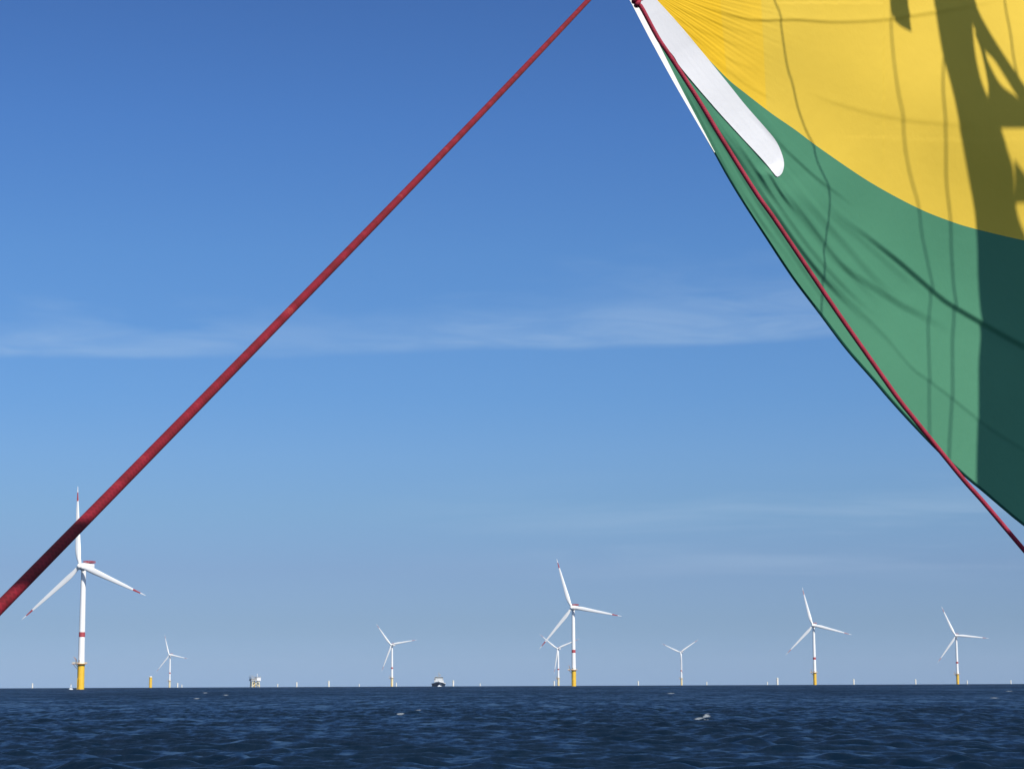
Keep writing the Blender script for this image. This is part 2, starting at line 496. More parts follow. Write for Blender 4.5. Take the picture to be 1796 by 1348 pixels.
def build_sea():
    half = math.radians(19.0)
    fine = np.linspace(-half, half, 1000)
    coarse = np.linspace(half, 2 * math.pi - half, 150)[1:-1]
    ang = np.concatenate([fine, coarse])
    nA = len(ang)
    dA = np.where(np.arange(nA) < 1000, fine[1] - fine[0], coarse[1] - coarse[0])
    rs = [4.0]
    while rs[-1] < 17000:
        r = rs[-1]
        rs.append(r * (1.03 if r < 55 else 1.0032 if r < 260 else 1.0055 if r < 900 else 1.012))
    rs = np.array(rs)
    nR = len(rs)
    dR = np.gradient(rs)
    X = rs[:, None] * np.sin(ang)[None, :]
    Y = rs[:, None] * np.cos(ang)[None, :]
    sp = np.maximum(dR[:, None], rs[:, None] * dA[None, :])
    Z = np.zeros_like(X)
    DX = np.zeros_like(X); DY = np.zeros_like(X)
    # local patches of stronger and weaker chop
    env = np.zeros_like(X)
    for k in range(14):
        lam = 25 * 2 ** RNG.uniform(0, 3.0)
        th = RNG.uniform(0, 2 * math.pi)
        env += np.sin(2 * math.pi / lam * (X * math.cos(th) + Y * math.sin(th)) + RNG.uniform(0, 6.28))
    env = np.clip(1 + 0.10 * env, 0.6, 1.45)
    N = 96
    for k in range(N):
        lam = 0.55 * (6.0 / 0.55) ** ((k + RNG.uniform(0, 1)) / N)
        th = math.radians(248) + RNG.normal(0, 0.60)
        kk = 2 * math.pi / lam
        slope = 0.047 * RNG.uniform(0.6, 1.3)
        A = slope / kk * min(1.0, (2.6 / lam) ** 0.8)
        att = np.clip((lam / sp - 1.6) / 2.4, 0, 1)
        ph = kk * (X * math.cos(th) + Y * math.sin(th)) + RNG.uniform(0, 6.28)
        a = A * att * (env)
        Z += a * np.cos(ph)
        q = 0.55 * a
        DX -= q * math.cos(th) * np.sin(ph)
        DY -= q * math.sin(th) * np.sin(ph)
    rr2 = X * X + Y * Y
    Zt = Z - rr2 / (2 * R_EARTH)
    foam = np.zeros_like(X)
    for (px, py, wpx, hpx) in ((1231, 1260, 17, 3.0), (1240, 1256, 8, 3.5), (345, 1224, 7, 1.2), (396, 1218, 6, 1.0), (703, 1253, 8, 1.3),
                               (733, 1245, 6, 1.0), (1177, 1215, 9, 1.0), (1744, 1223, 10, 1.0), (1770, 1211, 8, 0.7),
                               (1040, 1276, 5, 1.0), (360, 1214, 6, 0.8)):
        d = P(px, py, 1.0) - nCAM
        t = CAM_H / max(1e-4, -d[2])
        gx, gy = d[0] * t, d[1] * t
        rr = math.hypot(gx, gy)
        wx = wpx / F * rr
        wr = hpx / F * rr * rr / CAM_H
        aa = math.atan2(gx, gy)
        da = (np.arctan2(X, Y) - aa) * rr
        dr = np.sqrt(rr2) - rr
        foam = np.maximum(foam, np.exp(-((da / wx) ** 2 + (dr / wr) ** 2)))
    verts = np.stack([X + DX, Y + DY, Zt], -1).reshape(-1, 3)
    nV = len(verts)
    verts = np.concatenate([verts, [[0, 0, 0]]])
    i = np.arange(nR - 1)[:, None] * nA
    j = np.arange(nA)[None, :]
    j2 = (j + 1) % nA
    quads = np.stack([i + j, i + nA + j, i + nA + j2, i + j2], -1).reshape(-1, 4)
    tris = np.stack([np.full(nA, nV), np.arange(nA), (np.arange(nA) + 1) % nA], -1)
    me = bpy.data.meshes.new('sea')
    me.vertices.add(len(verts))
    me.vertices.foreach_set('co', verts.astype(np.float32).ravel())
    nq, ntr = len(quads), len(tris)
    me.loops.add(nq * 4 + ntr * 3)
    me.polygons.add(nq + ntr)
    me.loops.foreach_set('vertex_index', np.concatenate([quads.ravel(), tris.ravel()]).astype(np.int32))
    ls = np.concatenate([np.arange(nq) * 4, nq * 4 + np.arange(ntr) * 3]).astype(np.int32)
    me.polygons.foreach_set('loop_start', ls)
    me.update(calc_edges=True)
    me.polygons.foreach_set('use_smooth', np.ones(nq + ntr, dtype=bool))
    at = me.attributes.new('foam', 'FLOAT', 'POINT')
    at.data.foreach_set('value', np.concatenate([foam.ravel(), [0]]).astype(np.float32))
    me.materials.append(M_SEA)
    me.validate()
    o = bpy.data.objects.new('sea', me)
    COL.objects.link(o)
    tag(o, kind='structure')
    return o
build_sea()

# ------------------------------------------------------------------ wind turbines
R_ROT, HUB_H, TP_TOP = 79.0, 115.0, 24.0
TILT = math.radians(6.0)
OVERHANG = 6.5

def blade_mesh():
    st = [(0.020, 3.4, 1.00), (0.05, 3.4, 0.98), (0.10, 4.3, 0.72), (0.16, 5.5, 0.46), (0.22, 5.8, 0.36), (0.32, 5.2, 0.29),
          (0.45, 4.4, 0.25), (0.60, 3.6, 0.22), (0.72, 2.9, 0.20), (0.81, 2.0, 0.19), (0.812, 2.0, 0.19), (0.92, 1.1, 0.18),
          (0.922, 1.1, 0.18), (0.97, 0.7, 0.18), (0.995, 0.4, 0.18), (1.0, 0.15, 0.18)]
    n = 16
    v, f, mi = [], [], []
    for (q, c, th) in st:
        r = q * R_ROT
        tw = math.radians(14 * (1 - q) ** 2 - 1)
        bend = -3.2 * q * q * 0.0 + 2.4 * q * q
        for k in range(n):
            a = 2 * math.pi * k / n
            x = 0.5 * c * math.cos(a) - (0.20 * c if th < 0.9 else 0.0)
            y = 0.5 * c * th * math.sin(a) * (1 + 0.35 * math.cos(a) if th < 0.9 else 1)
            v.append((x * math.cos(tw) - y * math.sin(tw), x * math.sin(tw) + y * math.cos(tw) + bend, r))
    for i in range(len(st) - 1):
        red = 0.81 < st[i][0] < 0.921
        for k in range(n):
            k2 = (k + 1) % n
            f.append((i * n + k, i * n + k2, (i + 1) * n + k2, (i + 1) * n + k))
            mi.append(1 if red else 0)
    f.append(tuple((len(st) - 1) * n + k for k in range(n))); mi.append(0)
    f.append(tuple(range(n - 1, -1, -1))); mi.append(0)
    return v, f, mi

def railing(mb, pts, h=1.2, r=0.09, closed=True, m=0):
    n = len(pts)
    for i in range(n if closed else n - 1):
        a, b = Vector(pts[i]), Vector(pts[(i + 1) % n])
        for hh in (h, h * 0.5):
            mb.tube([a + Vector((0, 0, hh)), b + Vector((0, 0, hh))], r, 5, m)
        k = max(1, int((b - a).length / 1.8))
        for j in range(k):
            p = a.lerp(b, j / k)
            mb.tube([p, p + Vector((0, 0, h))], r, 5, m)

def foundation_parts(root, top, rad, paint_m, full=True):
    mb = MB()
    mb.lathe([(rad, -6), (rad, top - 1.2), (rad + 0.35, top - 1.2), (rad + 0.35, top - 0.5), (rad, top - 0.5), (rad, top)], 40)
    tp = mb.build('transition_piece', paint_m, root)
    mb = MB()
    if not full:
        mb.lathe([(rad + 0.02, top - 0.45), (rad + 0.75, top - 0.45), (rad + 0.75, top - 0.05), (rad + 0.02, top - 0.05)], 24, caps=False)
        mb.build('platform', M_CREAM, tp)
        mb = MB()
        railing(mb, [((rad + 0.65) * math.cos(a), (rad + 0.65) * math.sin(a), top) for a in np.linspace(0, 2 * math.pi, 13)[:-1]], 1.2, 0.08)
        mb.build('railing', M_CREAM, tp)
        mb = MB(); mb.lathe([(rad - 0.4, top + 0.004), (rad - 0.4, top + 1.6), (rad - 0.7, top + 1.9), (0.3, top + 2.3)], 24)
        mb.build('weather_cover', M_CREAM, tp)
        return tp
    mb.lathe([(rad + 0.02, top - 0.45), (rad + 2.2, top - 0.45), (rad + 2.2, top - 0.05), (rad + 0.02, top - 0.05)], 24, caps=False)
    mb.box((-(rad + 2.9), 0, top - 0.25), (4.4, 6.0, 0.42))
    for s in (-1, 1):
        mb.tube([(-(rad - 0.1), s * 1.6, top - 5.0), (-(rad + 4.0), s * 2.2, top - 0.5)], 0.22, 8)
    mb.build('platform', M_ORANGE, tp)
    mb = MB()
    ring = [((rad + 2.1) * math.cos(a), (rad + 2.1) * math.sin(a), top) for a in np.linspace(-2.4, 2.4, 14)]
    railing(mb, ring + [(-(rad + 4.9), -2.8, top), (-(rad + 4.9), 2.8, top)], 1.3, 0.10)
    mb.build('railing', M_PALE, tp)
    mb = MB()
    mb.tube([(-(rad + 3.4), 1.6, top), (-(rad + 3.4), 1.6, top + 4.2)], 0.32, 8)
    mb.tube([(-(rad + 3.4), 1.6, top + 4.2), (-(rad + 4.6), -1.0, top + 6.4)], 0.22, 8)
    mb.tube([(-(rad + 3.4), 1.6, top + 2.6), (-(rad + 4.1), 0.1, top + 5.3)], 0.12, 6)
    mb.build('davit_crane', M_ORANGE, tp)
    mb = MB()
    for s in (-1, 1):
        mb.tube([(s * 0.9, -(rad + 1.1), -3), (s * 0.9, -(rad + 1.1), 9.5), (s * 0.9, -rad, 10.4)], 0.24, 8)
        mb.tube([(s * 0.3, -(rad + 0.35), -3), (s * 0.3, -(rad + 0.35), top - 0.5)], 0.08, 6)
        for z in (0.5, 5.0):
            mb.tube([(s * 0.9, -(rad + 1.1), z), (s * 0.9, -(rad - 0.2), z)], 0.16, 6)
    for z in np.arange(-2, top - 1, 0.9):
        mb.tube([(-0.3, -(rad + 0.35), z), (0.3, -(rad + 0.35), z)], 0.06, 5)
    mb.build('boat_landing', paint_m, tp)
    return tp

def make_turbine():
    root = empty('wind_turbine')
    foundation_parts(root, TP_TOP, 3.35, M_YELLOW)
    mb = MB()
    rt = lambda z: 3.1 + (2.3 - 3.1) * (z - TP_TOP) / (HUB_H - 3.2 - TP_TOP)
    prof = [(3.3, TP_TOP), (3.3, TP_TOP + 0.5), (3.1, TP_TOP + 0.5)]
    for z in np.linspace(TP_TOP + 0.6, HUB_H - 3.2, 12):
        prof.append((rt(z), z))
    mb.lathe(prof, 40)
    tw = mb.build('tower', M_WHITE, root)
    mb = MB()
    z0, z1 = 48.9, 53.4
    mb.lathe([(rt(z0) - 0.05, z0), (rt(z0) + 0.06, z0), (rt(z1) + 0.06, z1), (rt(z1) - 0.05, z1)], 40, caps=False)
    mb.build('red_band', M_RED, tw)
    mb = MB()
    mb.box((0.0, -3.29, TP_TOP + 2.2), (1.2, 0.35, 2.4))
    mb.build('tower_door', M_GREY, tw)
    # nacelle along local +y behind the tower top, hub towards -y
    bm = bmesh.new()
    bmesh.ops.create_cube(bm, size=1.0)
    for v in bm.verts:
        back = v.co.y > 0
        v.co = Vector((v.co.x * (6.6 if back else 6.0), v.co.y * 17.5 + 5.2, v.co.z * (6.2 if back else 6.6) + (0.3 if back else 0.0)))
    bmesh.ops.bevel(bm, geom=bm.edges[:], offset=1.1, segments=4, affect='EDGES', profile=0.5)
    me = bpy.data.meshes.new('nacelle')
    bm.to_mesh(me); bm.free()
    me.polygons.foreach_set('use_smooth', np.ones(len(me.polygons), dtype=bool))
    me.materials.append(M_WHITE)
    nac = bpy.data.objects.new('nacelle', me)
    COL.objects.link(nac)
    nac.parent = root
    nac.location = (0, 0, HUB_H)
    mb = MB()
    mb.box((0, 9.4, 4.0), (7.2, 9.6, 0.3))
    for x in (-2.4, 2.4):
        for y in (6.5, 12.0):
            mb.tube([(x, y, 2.2), (x, y, 3.9)], 0.2, 6)
    railing(mb, [(-3.5, 4.7, 4.1), (3.5, 4.7, 4.1), (3.5, 14.1, 4.1), (-3.5, 14.1, 4.1)], 1.7, 0.20)
    mb.build('hoist_platform', M_RED, nac)
    mb = MB()
    mb.tube([(0, 2.6, 2.9), (0, 2.6, 5.2)], 0.09, 6)
    mb.tube([(-1.3, 2.6, 4.7), (1.3, 2.6, 4.7)], 0.07, 6)
    mb.build('wind_sensor', M_GREY, nac)
    hubc = Vector((0, -OVERHANG, HUB_H))
    mb = MB()
    prof = [(1.9, 2.6), (2.35, 2.0), (2.45, 0.8), (2.45, -0.8), (2.2, -1.8), (1.7, -2.6), (1.0, -3.1), (0.3, -3.3)]
    mb.lathe([(r, -z) for r, z in prof], 28)
    hub = mb.build('hub', M_WHITE, root)
    hub.matrix_local = Matrix.Translation(hubc) @ Matrix.Rotation(math.pi / 2 - TILT, 4, 'X')
    v, f, mi = blade_mesh()
    for k in range(3):
        b = mesh_obj('blade', v, f, [M_WHITE, M_RED], root, True, mi)
        if k: b.data = root_blade
        else: root_blade = b.data
    return root

def set_rotor(root, phi_deg):
    hubc = Vector((0, -OVERHANG, HUB_H))
    k = 0
    for ch in root.children:
        if ch.name.startswith('blade'):
            a = math.radians(phi_deg + 120 * k)
            ch.matrix_local = Matrix.Translation(hubc) @ Matrix.Rotation(-TILT, 4, 'X') @ Matrix.Rotation(a, 4, 'Y')
            k += 1

YAW = math.radians(-22.0)
turbine0 = make_turbine()
TURB = [  # photo x of tower foot, distance, blade angle, label
    (141.5, 1990, -8.5, 'nearest and largest white wind turbine, blades crossing behind the thick red rope at left'),
    (1006.5, 3060, -20, 'second largest white wind turbine, near the middle, standing in front of a smaller turbine'),
    (1429.5, 4085, -16, 'mid-sized white wind turbine between the middle turbines and the one farthest right'),
    (1680, 5080, -25, 'farthest right white wind turbine, on yellow base below the green sail edge'),
    (687.5, 5800, -40, 'white wind turbine standing alone left of the ship, one blade pointing steeply down'),
    (979.5, 6500, -53, 'small white wind turbine partly hidden behind the tower of the large middle one'),
    (297.5, 7500, -20, 'small distant white wind turbine just right of the thick yellow turbine base'),
    (1195.5, 7350, -65, 'small distant white wind turbine with two raised blades forming a Y shape'),
]
for i, (px, d, phi, lab) in enumerate(TURB):
    t = turbine0 if i == 0 else copy_tree(turbine0)
    t.location = on_sea(px, d)
    t.rotation_euler = (0, 0, YAW)
    tag(t, lab, 'wind turbine', 'wind turbines in the offshore wind farm')
    set_rotor(t, phi)
    if d > 3500:                               # farther machines: the fading with distance is put into the red
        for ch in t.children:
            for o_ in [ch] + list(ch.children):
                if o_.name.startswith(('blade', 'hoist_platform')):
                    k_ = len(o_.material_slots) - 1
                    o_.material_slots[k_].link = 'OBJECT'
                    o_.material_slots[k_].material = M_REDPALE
    if d > 5500:                               # far bases: overexposed glare is put into a paler yellow
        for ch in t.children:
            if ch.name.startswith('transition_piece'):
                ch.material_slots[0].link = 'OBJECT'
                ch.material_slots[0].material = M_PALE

# ------------------------------------------------------------------ turbine bases still without towers
def top_px(d, ht):
    return F * ((ht - CAM_H) / d - d / (2 * R_EARTH) + math.sqrt(2 * CAM_H / R_EARTH))

def dist_for(px_h, ht):
    lo, hi = 1500.0, 16500.0
    for _ in range(60):
        mid = (lo + hi) / 2
        if top_px(mid, ht) > px_h: lo = mid
        else: hi = mid
    return lo

base0 = empty('turbine_foundation')
foundation_parts(base0, 23.0, 3.35, M_YELLOW, False)
base_pale = empty('turbine_foundation')
foundation_parts(base_pale, 23.0, 3.5, M_CREAM, False)  # far yellow bases in cream: overexposure put into the colour
BASES = [
    (264, 17.5, 0, 'thick yellow turbine base without a tower, left of the smallest left turbine'),
    (57, 7.2, 1, 'pale stub of a turbine base at the far left of the horizon'),
    (311.5, 7.0, 1, 'pale turbine base close to the right of the small left turbine'),
    (319, 4.5, 1, 'faint tiny turbine base, second to the right of the small left turbine'),
    (487, 4.8, 1, 'faint turbine base first to the right of the transformer platform'),
    (520.5, 7.5, 1, 'small turbine base second to the right of the transformer platform'),
    (576.7, 9.5, 1, 'pale turbine base third and tallest to the right of the transformer platform'),
    (630, 4.2, 1, 'faint tiny turbine base left of the turbine with a blade pointing down'),
    (695, 6.0, 1, 'pale turbine base touching the right side of the lone turbine near the ship'),
    (795, 9.0, 1, 'pale turbine base just right of the ship'),
    (842, 4.2, 1, 'faint tiny turbine base second to the right of the ship'),
    (972, 7.5, 1, 'pale turbine base left of the half hidden small turbine in the middle'),
    (1119.4, 7.0, 1, 'lone pale turbine base between the large middle turbine and the Y shaped one'),
    (1239.6, 5.2, 1, 'faint turbine base first to the right of the Y shaped turbine'),
    (1346, 4.8, 1, 'faint tiny turbine base just left of a taller base, far from its mid-sized turbine'),
    (1363.7, 11.0, 1, 'tall pale turbine base left of the mid-sized right turbine'),
    (1497.5, 8.5, 1, 'pale turbine base right of the mid-sized turbine'),
    (1606, 7.5, 1, 'pale turbine base left of the farthest right turbine'),
    (1696.4, 5.5, 1, 'faint turbine base close to the right of the farthest right turbine'),
    (1773, 5.5, 1, 'rightmost faint turbine base at the edge of the horizon'),
]
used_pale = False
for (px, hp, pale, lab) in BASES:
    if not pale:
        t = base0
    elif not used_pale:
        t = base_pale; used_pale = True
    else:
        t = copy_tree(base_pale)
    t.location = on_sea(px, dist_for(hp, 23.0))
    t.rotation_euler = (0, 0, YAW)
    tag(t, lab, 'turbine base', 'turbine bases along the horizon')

# ------------------------------------------------------------------ transformer platform
def substation():
    d = 7000.0
    root = empty('transformer_platform', on_sea(447, d), 0.45)
    tag(root, 'pale offshore transformer platform on yellow legs, between the left turbines and the ship', 'offshore platform')
    for sxx in (-1, 1):
        for syy in (-1, 1):
            mb = MB()
            mb.tube([(sxx * 12.5, syy * 10.5, -5), (sxx * 11.5, syy * 9.5, 20.5)], 1.7, 14)
            mb.build('leg', M_PALE, root)
    mb = MB()
    for syy in (-1, 1):
        mb.tube([(-12.2, syy * 10.2, 3), (12, syy * 10, 19.5)], 0.8, 8)
        mb.tube([(12.2, syy * 10.2, 3), (-12, syy * 10, 19.5)], 0.8, 8)
    for sxx in (-1, 1):
        mb.tube([(sxx * 12.2, -10.2, 3), (sxx * 12, 10, 19.5)], 0.8, 8)
    mb.build('bracing', M_PALE, root)
    mb = MB()
    mb.lathe([(2.4, -5), (2.4, 20.5)], 18, c=(-2.0, 0))
    mb.build('cable_tube', M_YELLOW, root)
    mb = MB(); mb.box((0, 0, 21.3), (33, 27, 1.5)); mb.build('lower_deck', M_GREY, root)
    mb = MB()
    mb.box((-6.5, 0, 25.9), (19, 24, 7.6))
    for k in range(5):
        mb.box((-13.5 + 3.4 * k, -12.05, 26.0), (1.6, 0.3, 3.0), 1)
    mb.build('equipment_hall', [M_GREY, M_DARK], root, False)
    mb = MB(); mb.box((9.8, 0, 27.2), (13.4, 25, 10.2))
    for k in range(3):
        mb.box((5.8 + 4 * k, -12.55, 28.0), (1.5, 0.3, 1.6), 1)
    mb.build('accommodation_block', [M_WHITE, M_GLASS], root, False)
    mb = MB(); mb.box((0, 0, 33.2), (34, 27.5, 0.9))
    railing(mb, [(-17, -13.7, 33.6), (17, -13.7, 33.6), (17, 13.7, 33.6), (-17, 13.7, 33.6)], 1.3, 0.14)
    mb.build('roof_deck', M_GREY, root)
    mb = MB()
    mb.tube([(10, 4, 33.5), (10, 4, 44.5)], 0.7, 8); mb.tube([(10, 4, 41), (7.0, 2.5, 43.0)], 0.4, 6)
    mb.build('antenna_mast', M_WHITE, root)
    mb = MB()
    mb.tube([(-9, -6, 33.5), (-9, -6, 37.5)], 1.1, 10); mb.tube([(-9, -6, 37.2), (-22, -9, 38.6)], 0.6, 8)
    mb.build('deck_crane', M_GREY, root)
    # boat landing at sea level
    mb = MB(); mb.box((0, -9, 4.4), (30, 3.0, 1.2)); mb.build('access_walkway', M_PALE, root)
substation()

# ------------------------------------------------------------------ ship seen from the bow
def ship():
    d = 4250.0
    root = empty('service_ship', on_sea(769.5, d), math.radians(4))
    tag(root, 'dark hulled offshore service ship seen from the bow with white bulwark and wheelhouse', 'ship')
    # hull lofted along y: bow at y = -38 (towards the viewer), stern at y = +38
    secs = []
    for t in np.linspace(0, 1, 15):
        y = -38 + 76 * t
        bt = 14.0 * min(1, (t / 0.42) ** 0.55) if t > 0 else 0.35
        bw = 12.6 * min(1, (t / 0.50) ** 0.9) if t > 0 else 0.05
        sheer = 5.0 + 4.0 * max(0, 1 - t / 0.45) ** 1.5
        secs.append((y - 4.0 * max(0, 1 - t / 0.3), y, max(bt, 0.35), max(bw, 0.05), sheer))
    def hull(z_of, name, mats, lo, hi):
        v, f = [], []
        n = 8
        for (yt, yb, bt, bw, sh) in secs:
            for side in (-1, 1):
                for k in range(n):
                    q = k / (n - 1)
                    z = lo(sh) + (hi(sh) - lo(sh)) * q
                    e = max(0, min(1, z / sh))
                    g = e ** 1.6
                    v.append((side * (bw + (bt - bw) * g), yb + (yt - yb) * g, z))
        m = 2 * n
        for i in range(len(secs) - 1):
            for s in range(2):
                for k in range(n - 1):
                    a = i * m + s * n + k
                    q = (a, a + 1, a + m + 1, a + m)
                    f.append(q if s else q[::-1])
            f.append((i * m + n - 1, i * m + 2 * n - 1, (i + 1) * m + 2 * n - 1, (i + 1) * m + n - 1)[::-1])
        for i in (0, len(secs) - 1):
            for k in range(n - 1):
                f.append((i * m + k, i * m + k + 1, i * m + n + k + 1, i * m + n + k))
        return mesh_obj(name, v, f, mats, root, False)
    hull(None, 'hull', M_NAVY, lambda s: -2.5, lambda s: s)
    hull(None, 'bulwark', M_WHITE, lambda s: s + 0.02, lambda s: s + 1.7)
    mb = MB()
    mb.box((0, -9, 10.0), (19, 17, 5.2)); mb.box((0, -9.0, 14.4), (14, 14, 3.6))
    mb.build('deckhouse', M_LIGHT, root, False)
    mb = MB()
    mb.box((0, -9.5, 17.5), (16, 9.5, 2.5)); mb.box((0, -9.5, 19.1), (11, 8, 0.7))
    wh = mb.build('wheelhouse', M_GREY, root, False)
    mb = MB(); mb.box((0, -14.35, 17.9), (16.5, 0.25, 1.3))
    mb.build('window_row', M_GLASS, wh, False)
    mb = MB()
    mb.tube([(0, -8, 19.5), (0, -8, 29.5)], [0.9, 0.35], 8)
    mb.box((0, -8, 24.5), (6.5, 0.6, 0.5)); mb.box((0, -8, 27.0), (4.0, 0.5, 0.4))
    mb.lathe([(0.2, 21.4), (1.2, 21.8), (1.5, 22.8), (1.2, 23.8), (0.2, 24.1)], 12, c=(2.6, -7))
    mb.build('radar_mast', M_GREY, root)
    for s in (-1, 1):
        mb = MB(); mb.box((s * 7.5, 4, 13.0), (3.0, 4.0, 9.0)); mb.box((s * 7.5, 4, 18.2), (2.2, 2.6, 1.4))
        mb.build('funnel', M_GREY, root, False)
    mb = MB()
    mb.tube([(-6, 22, 5), (-6, 22, 17)], 1.3, 10); mb.tube([(-6, 22, 16.5), (-5, 4, 20.5)], 0.6, 8)
    mb.build('deck_crane', M_PALE, root)
    # bow wave
    bm = bmesh.new()
    bmesh.ops.create_icosphere(bm, subdivisions=3, radius=1.0)
    for v in bm.verts:
        n = v.co.copy()
        k = 1 + 0.25 * math.sin(5 * n.x + 2) * math.cos(4 * n.y) + 0.15 * math.sin(9 * n.z + n.x * 7)
        v.co = Vector((n.x * 4.2 * k, -37 + n.y * 6 * k, -0.3 + max(-0.5, n.z) * 2.8 * k))
    me = bpy.data.meshes.new('bow_wave'); bm.to_mesh(me); bm.free()
    me.polygons.foreach_set('use_smooth', np.ones(len(me.polygons), dtype=bool))
    me.materials.append(M_FOAM)
    o = bpy.data.objects.new('bow_wave', me); COL.objects.link(o); o.parent = root
ship()

# ------------------------------------------------------------------ small marker buoy by the nearest turbine
def buoy():
    root = empty('marker_buoy', on_sea(124.5, 1900))
    tag(root, 'tiny pale marker buoy with a slim mast, floating just left of the largest turbine', 'buoy')
    mb = MB(); mb.lathe([(1.3, -0.8), (1.9, -0.1), (1.9, 0.55), (1.2, 0.95), (0.4, 1.1)], 20); mb.build('float', M_FOAM, root)
    mb = MB()
    for k in range(3):
        a = 2 * math.pi * k / 3
        mb.tube([(0.9 * math.cos(a), 0.9 * math.sin(a), 1.0), (0.12 * math.cos(a), 0.12 * math.sin(a), 4.4)], 0.12, 6)
    mb.lathe([(0.45, 2.6), (0.5, 4.6)], 10); mb.build('mast', M_FOAM, root)
    mb = MB(); mb.lathe([(0.22, 4.6), (0.28, 4.9), (0.18, 5.4)], 10); mb.build('lantern', M_GREY, root)
buoy()

# ------------------------------------------------------------------ sail
def resample(pts, n):
    """Catmull-Rom through pts, n points evenly spaced by length"""
    p = np.array(pts, float)
    q = np.vstack([2 * p[0] - p[1], p, 2 * p[-1] - p[-2]])
    out = []
    for i in range(1, len(q) - 2):
        for t in np.linspace(0, 1, 40, endpoint=False):
            a, b, c, d = q[i - 1], q[i], q[i + 1], q[i + 2]
            out.append(0.5 * (2 * b + (c - a) * t + (2 * a - 5 * b + 4 * c - d) * t ** 2 + (3 * b - a - 3 * c + d) * t ** 3))
    out.append(p[-1])
    out = np.array(out)
    L = np.concatenate([[0], np.cumsum(np.hypot(*(np.diff(out, axis=0).T)))])
    s = np.linspace(0, L[-1], n)
    return np.stack([np.interp(s, L, out[:, 0]), np.interp(s, L, out[:, 1])], -1)

FOOT = [(1088, -32), (1105.6, 0), (1141, 68), (1181, 141), (1211.5, 194), (1254, 267), (1297, 340), (1347, 417), (1393, 486), (1440, 548),
        (1487, 610), (1534, 664), (1562, 697), (1600, 739), (1651, 792), (1691, 829.5), (1727, 859.5), (1764, 891), (1796, 917), (1900, 995), (2050, 1095), (2250, 1210)]
SEAM = [(1110, -36), (1150, 0), (1190, 45), (1226, 87), (1254, 116), (1280, 142), (1305, 162), (1353, 199), (1395, 228), (1440, 261.5), (1526, 319.5), (1608, 364),
        (1667, 388), (1713, 402), (1796, 421.5), (1920, 446), (2080, 470), (2300, 495)]
LEECH = [(1112, -40), (1160, -75), (1230, -115), (1330, -170), (1480, -250), (1700, -360), (2000, -490), (2300, -600)]

CREASES = [  # (polyline in photo px, height in m, width in px, tail in widths)
    ([(1432, 335), (1446, 348), (1493, 386), (1537, 420), (1580, 454), (1624, 492), (1661, 523), (1702, 548), (1742, 571), (1796, 601), (1900, 655), (2100, 745)], 0.0165, 13, 7),
    ([(1440, 352), (1493, 398), (1537, 436), (1580, 474), (1630, 520)], 0.0050, 14, 3),
    ([(1295, 175), (1311, 190), (1338, 217), (1375, 255), (1413, 290), (1440, 313), (1478, 342), (1515, 370)], 0.0060, 9, 6),
    ([(1372, 322), (1380, 334), (1396, 354), (1421, 386), (1440, 411), (1474, 454), (1518, 486), (1580, 526), (1627, 551), (1690, 590)], 0.0110, 16, 5),
    ([(1385, 312), (1403, 330), (1450, 383), (1493, 430), (1537, 480), (1590, 530)], 0.0090, 17, 4),
    ([(1375, 320), (1410, 360), (1452, 420), (1500, 480), (1560, 545)], 0.0055, 13, 4),
    ([(1310, 270), (1331, 311), (1359, 364), (1393, 417), (1434, 467), (1474, 507), (1549, 579), (1600, 635)], 0.0065, 15, 4),
    ([(1474, 507), (1549, 580), (1600, 640), (1633, 665), (1671, 694), (1722, 735), (1759, 761), (1796, 784), (1920, 865), (2100, 960)], 0.0046, 9, 2),
    ([(1206, 140), (1218, 160), (1250, 212), (1282, 265), (1310, 315), (1345, 370), (1385, 430), (1440, 510), (1500, 585)], 0.0072, 10, 3),
    ([(1222, 172), (1256, 218), (1296, 272), (1330, 322), (1360, 365), (1405, 430), (1460, 500), (1530, 580)], 0.0074, 10, 3),
    ([(1258, 198), (1295, 246), (1330, 295), (1353, 335), (1385, 380), (1430, 438), (1490, 505), (1560, 570)], 0.0085, 11, 3),
    ([(1290, 232), (1320, 262), (1350, 300), (1375, 340), (1405, 380)], 0.0085, 8, 3),
    ([(1180, 120), (1200, 155), (1235, 215), (1270, 280), (1310, 345), (1360, 415), (1420, 495)], 0.0045, 9, 3),
    ([(1195, -2), (1216, 5), (1257, 16), (1292, 26), (1330, 33), (1396, 32), (1461, 36), (1527, 34), (1569, 30), (1641, 19), (1709, 7), (1800, -12)], 0.0050, 7, 2.5),
    ([(1400, 150), (1440, 168), (1490, 185), (1540, 198), (1584, 206), (1630, 212), (1680, 216), (1760, 222)], 0.0022, 9, 4),
    ([(1165, 10), (1190, 30), (1230, 50), (1280, 70), (1340, 95)], 0.0015, 8, 2),
    ([(1175, 25), (1210, 55), (1260, 90), (1300, 110), (1350, 130)], 0.0016, 8, 2),
    ([(1190, 45), (1230, 80), (1280, 120), (1330, 150)], 0.0015, 8, 2),
    ([(1240, 92), (1280, 125), (1330, 158), (1370, 178)], 0.0018, 7, 2),
    ([(1160, 0), (1215, 22), (1290, 48), (1350, 62)], 0.0015, 8, 2),
    ([(1132, 20), (1200, 95), (1270, 172), (1335, 243), (1375, 290)], 0.0009, 6, 4),
    ([(1128, 30), (1190, 98), (1260, 178), (1320, 245), (1362, 295)], 0.0008, 5, 4),
]
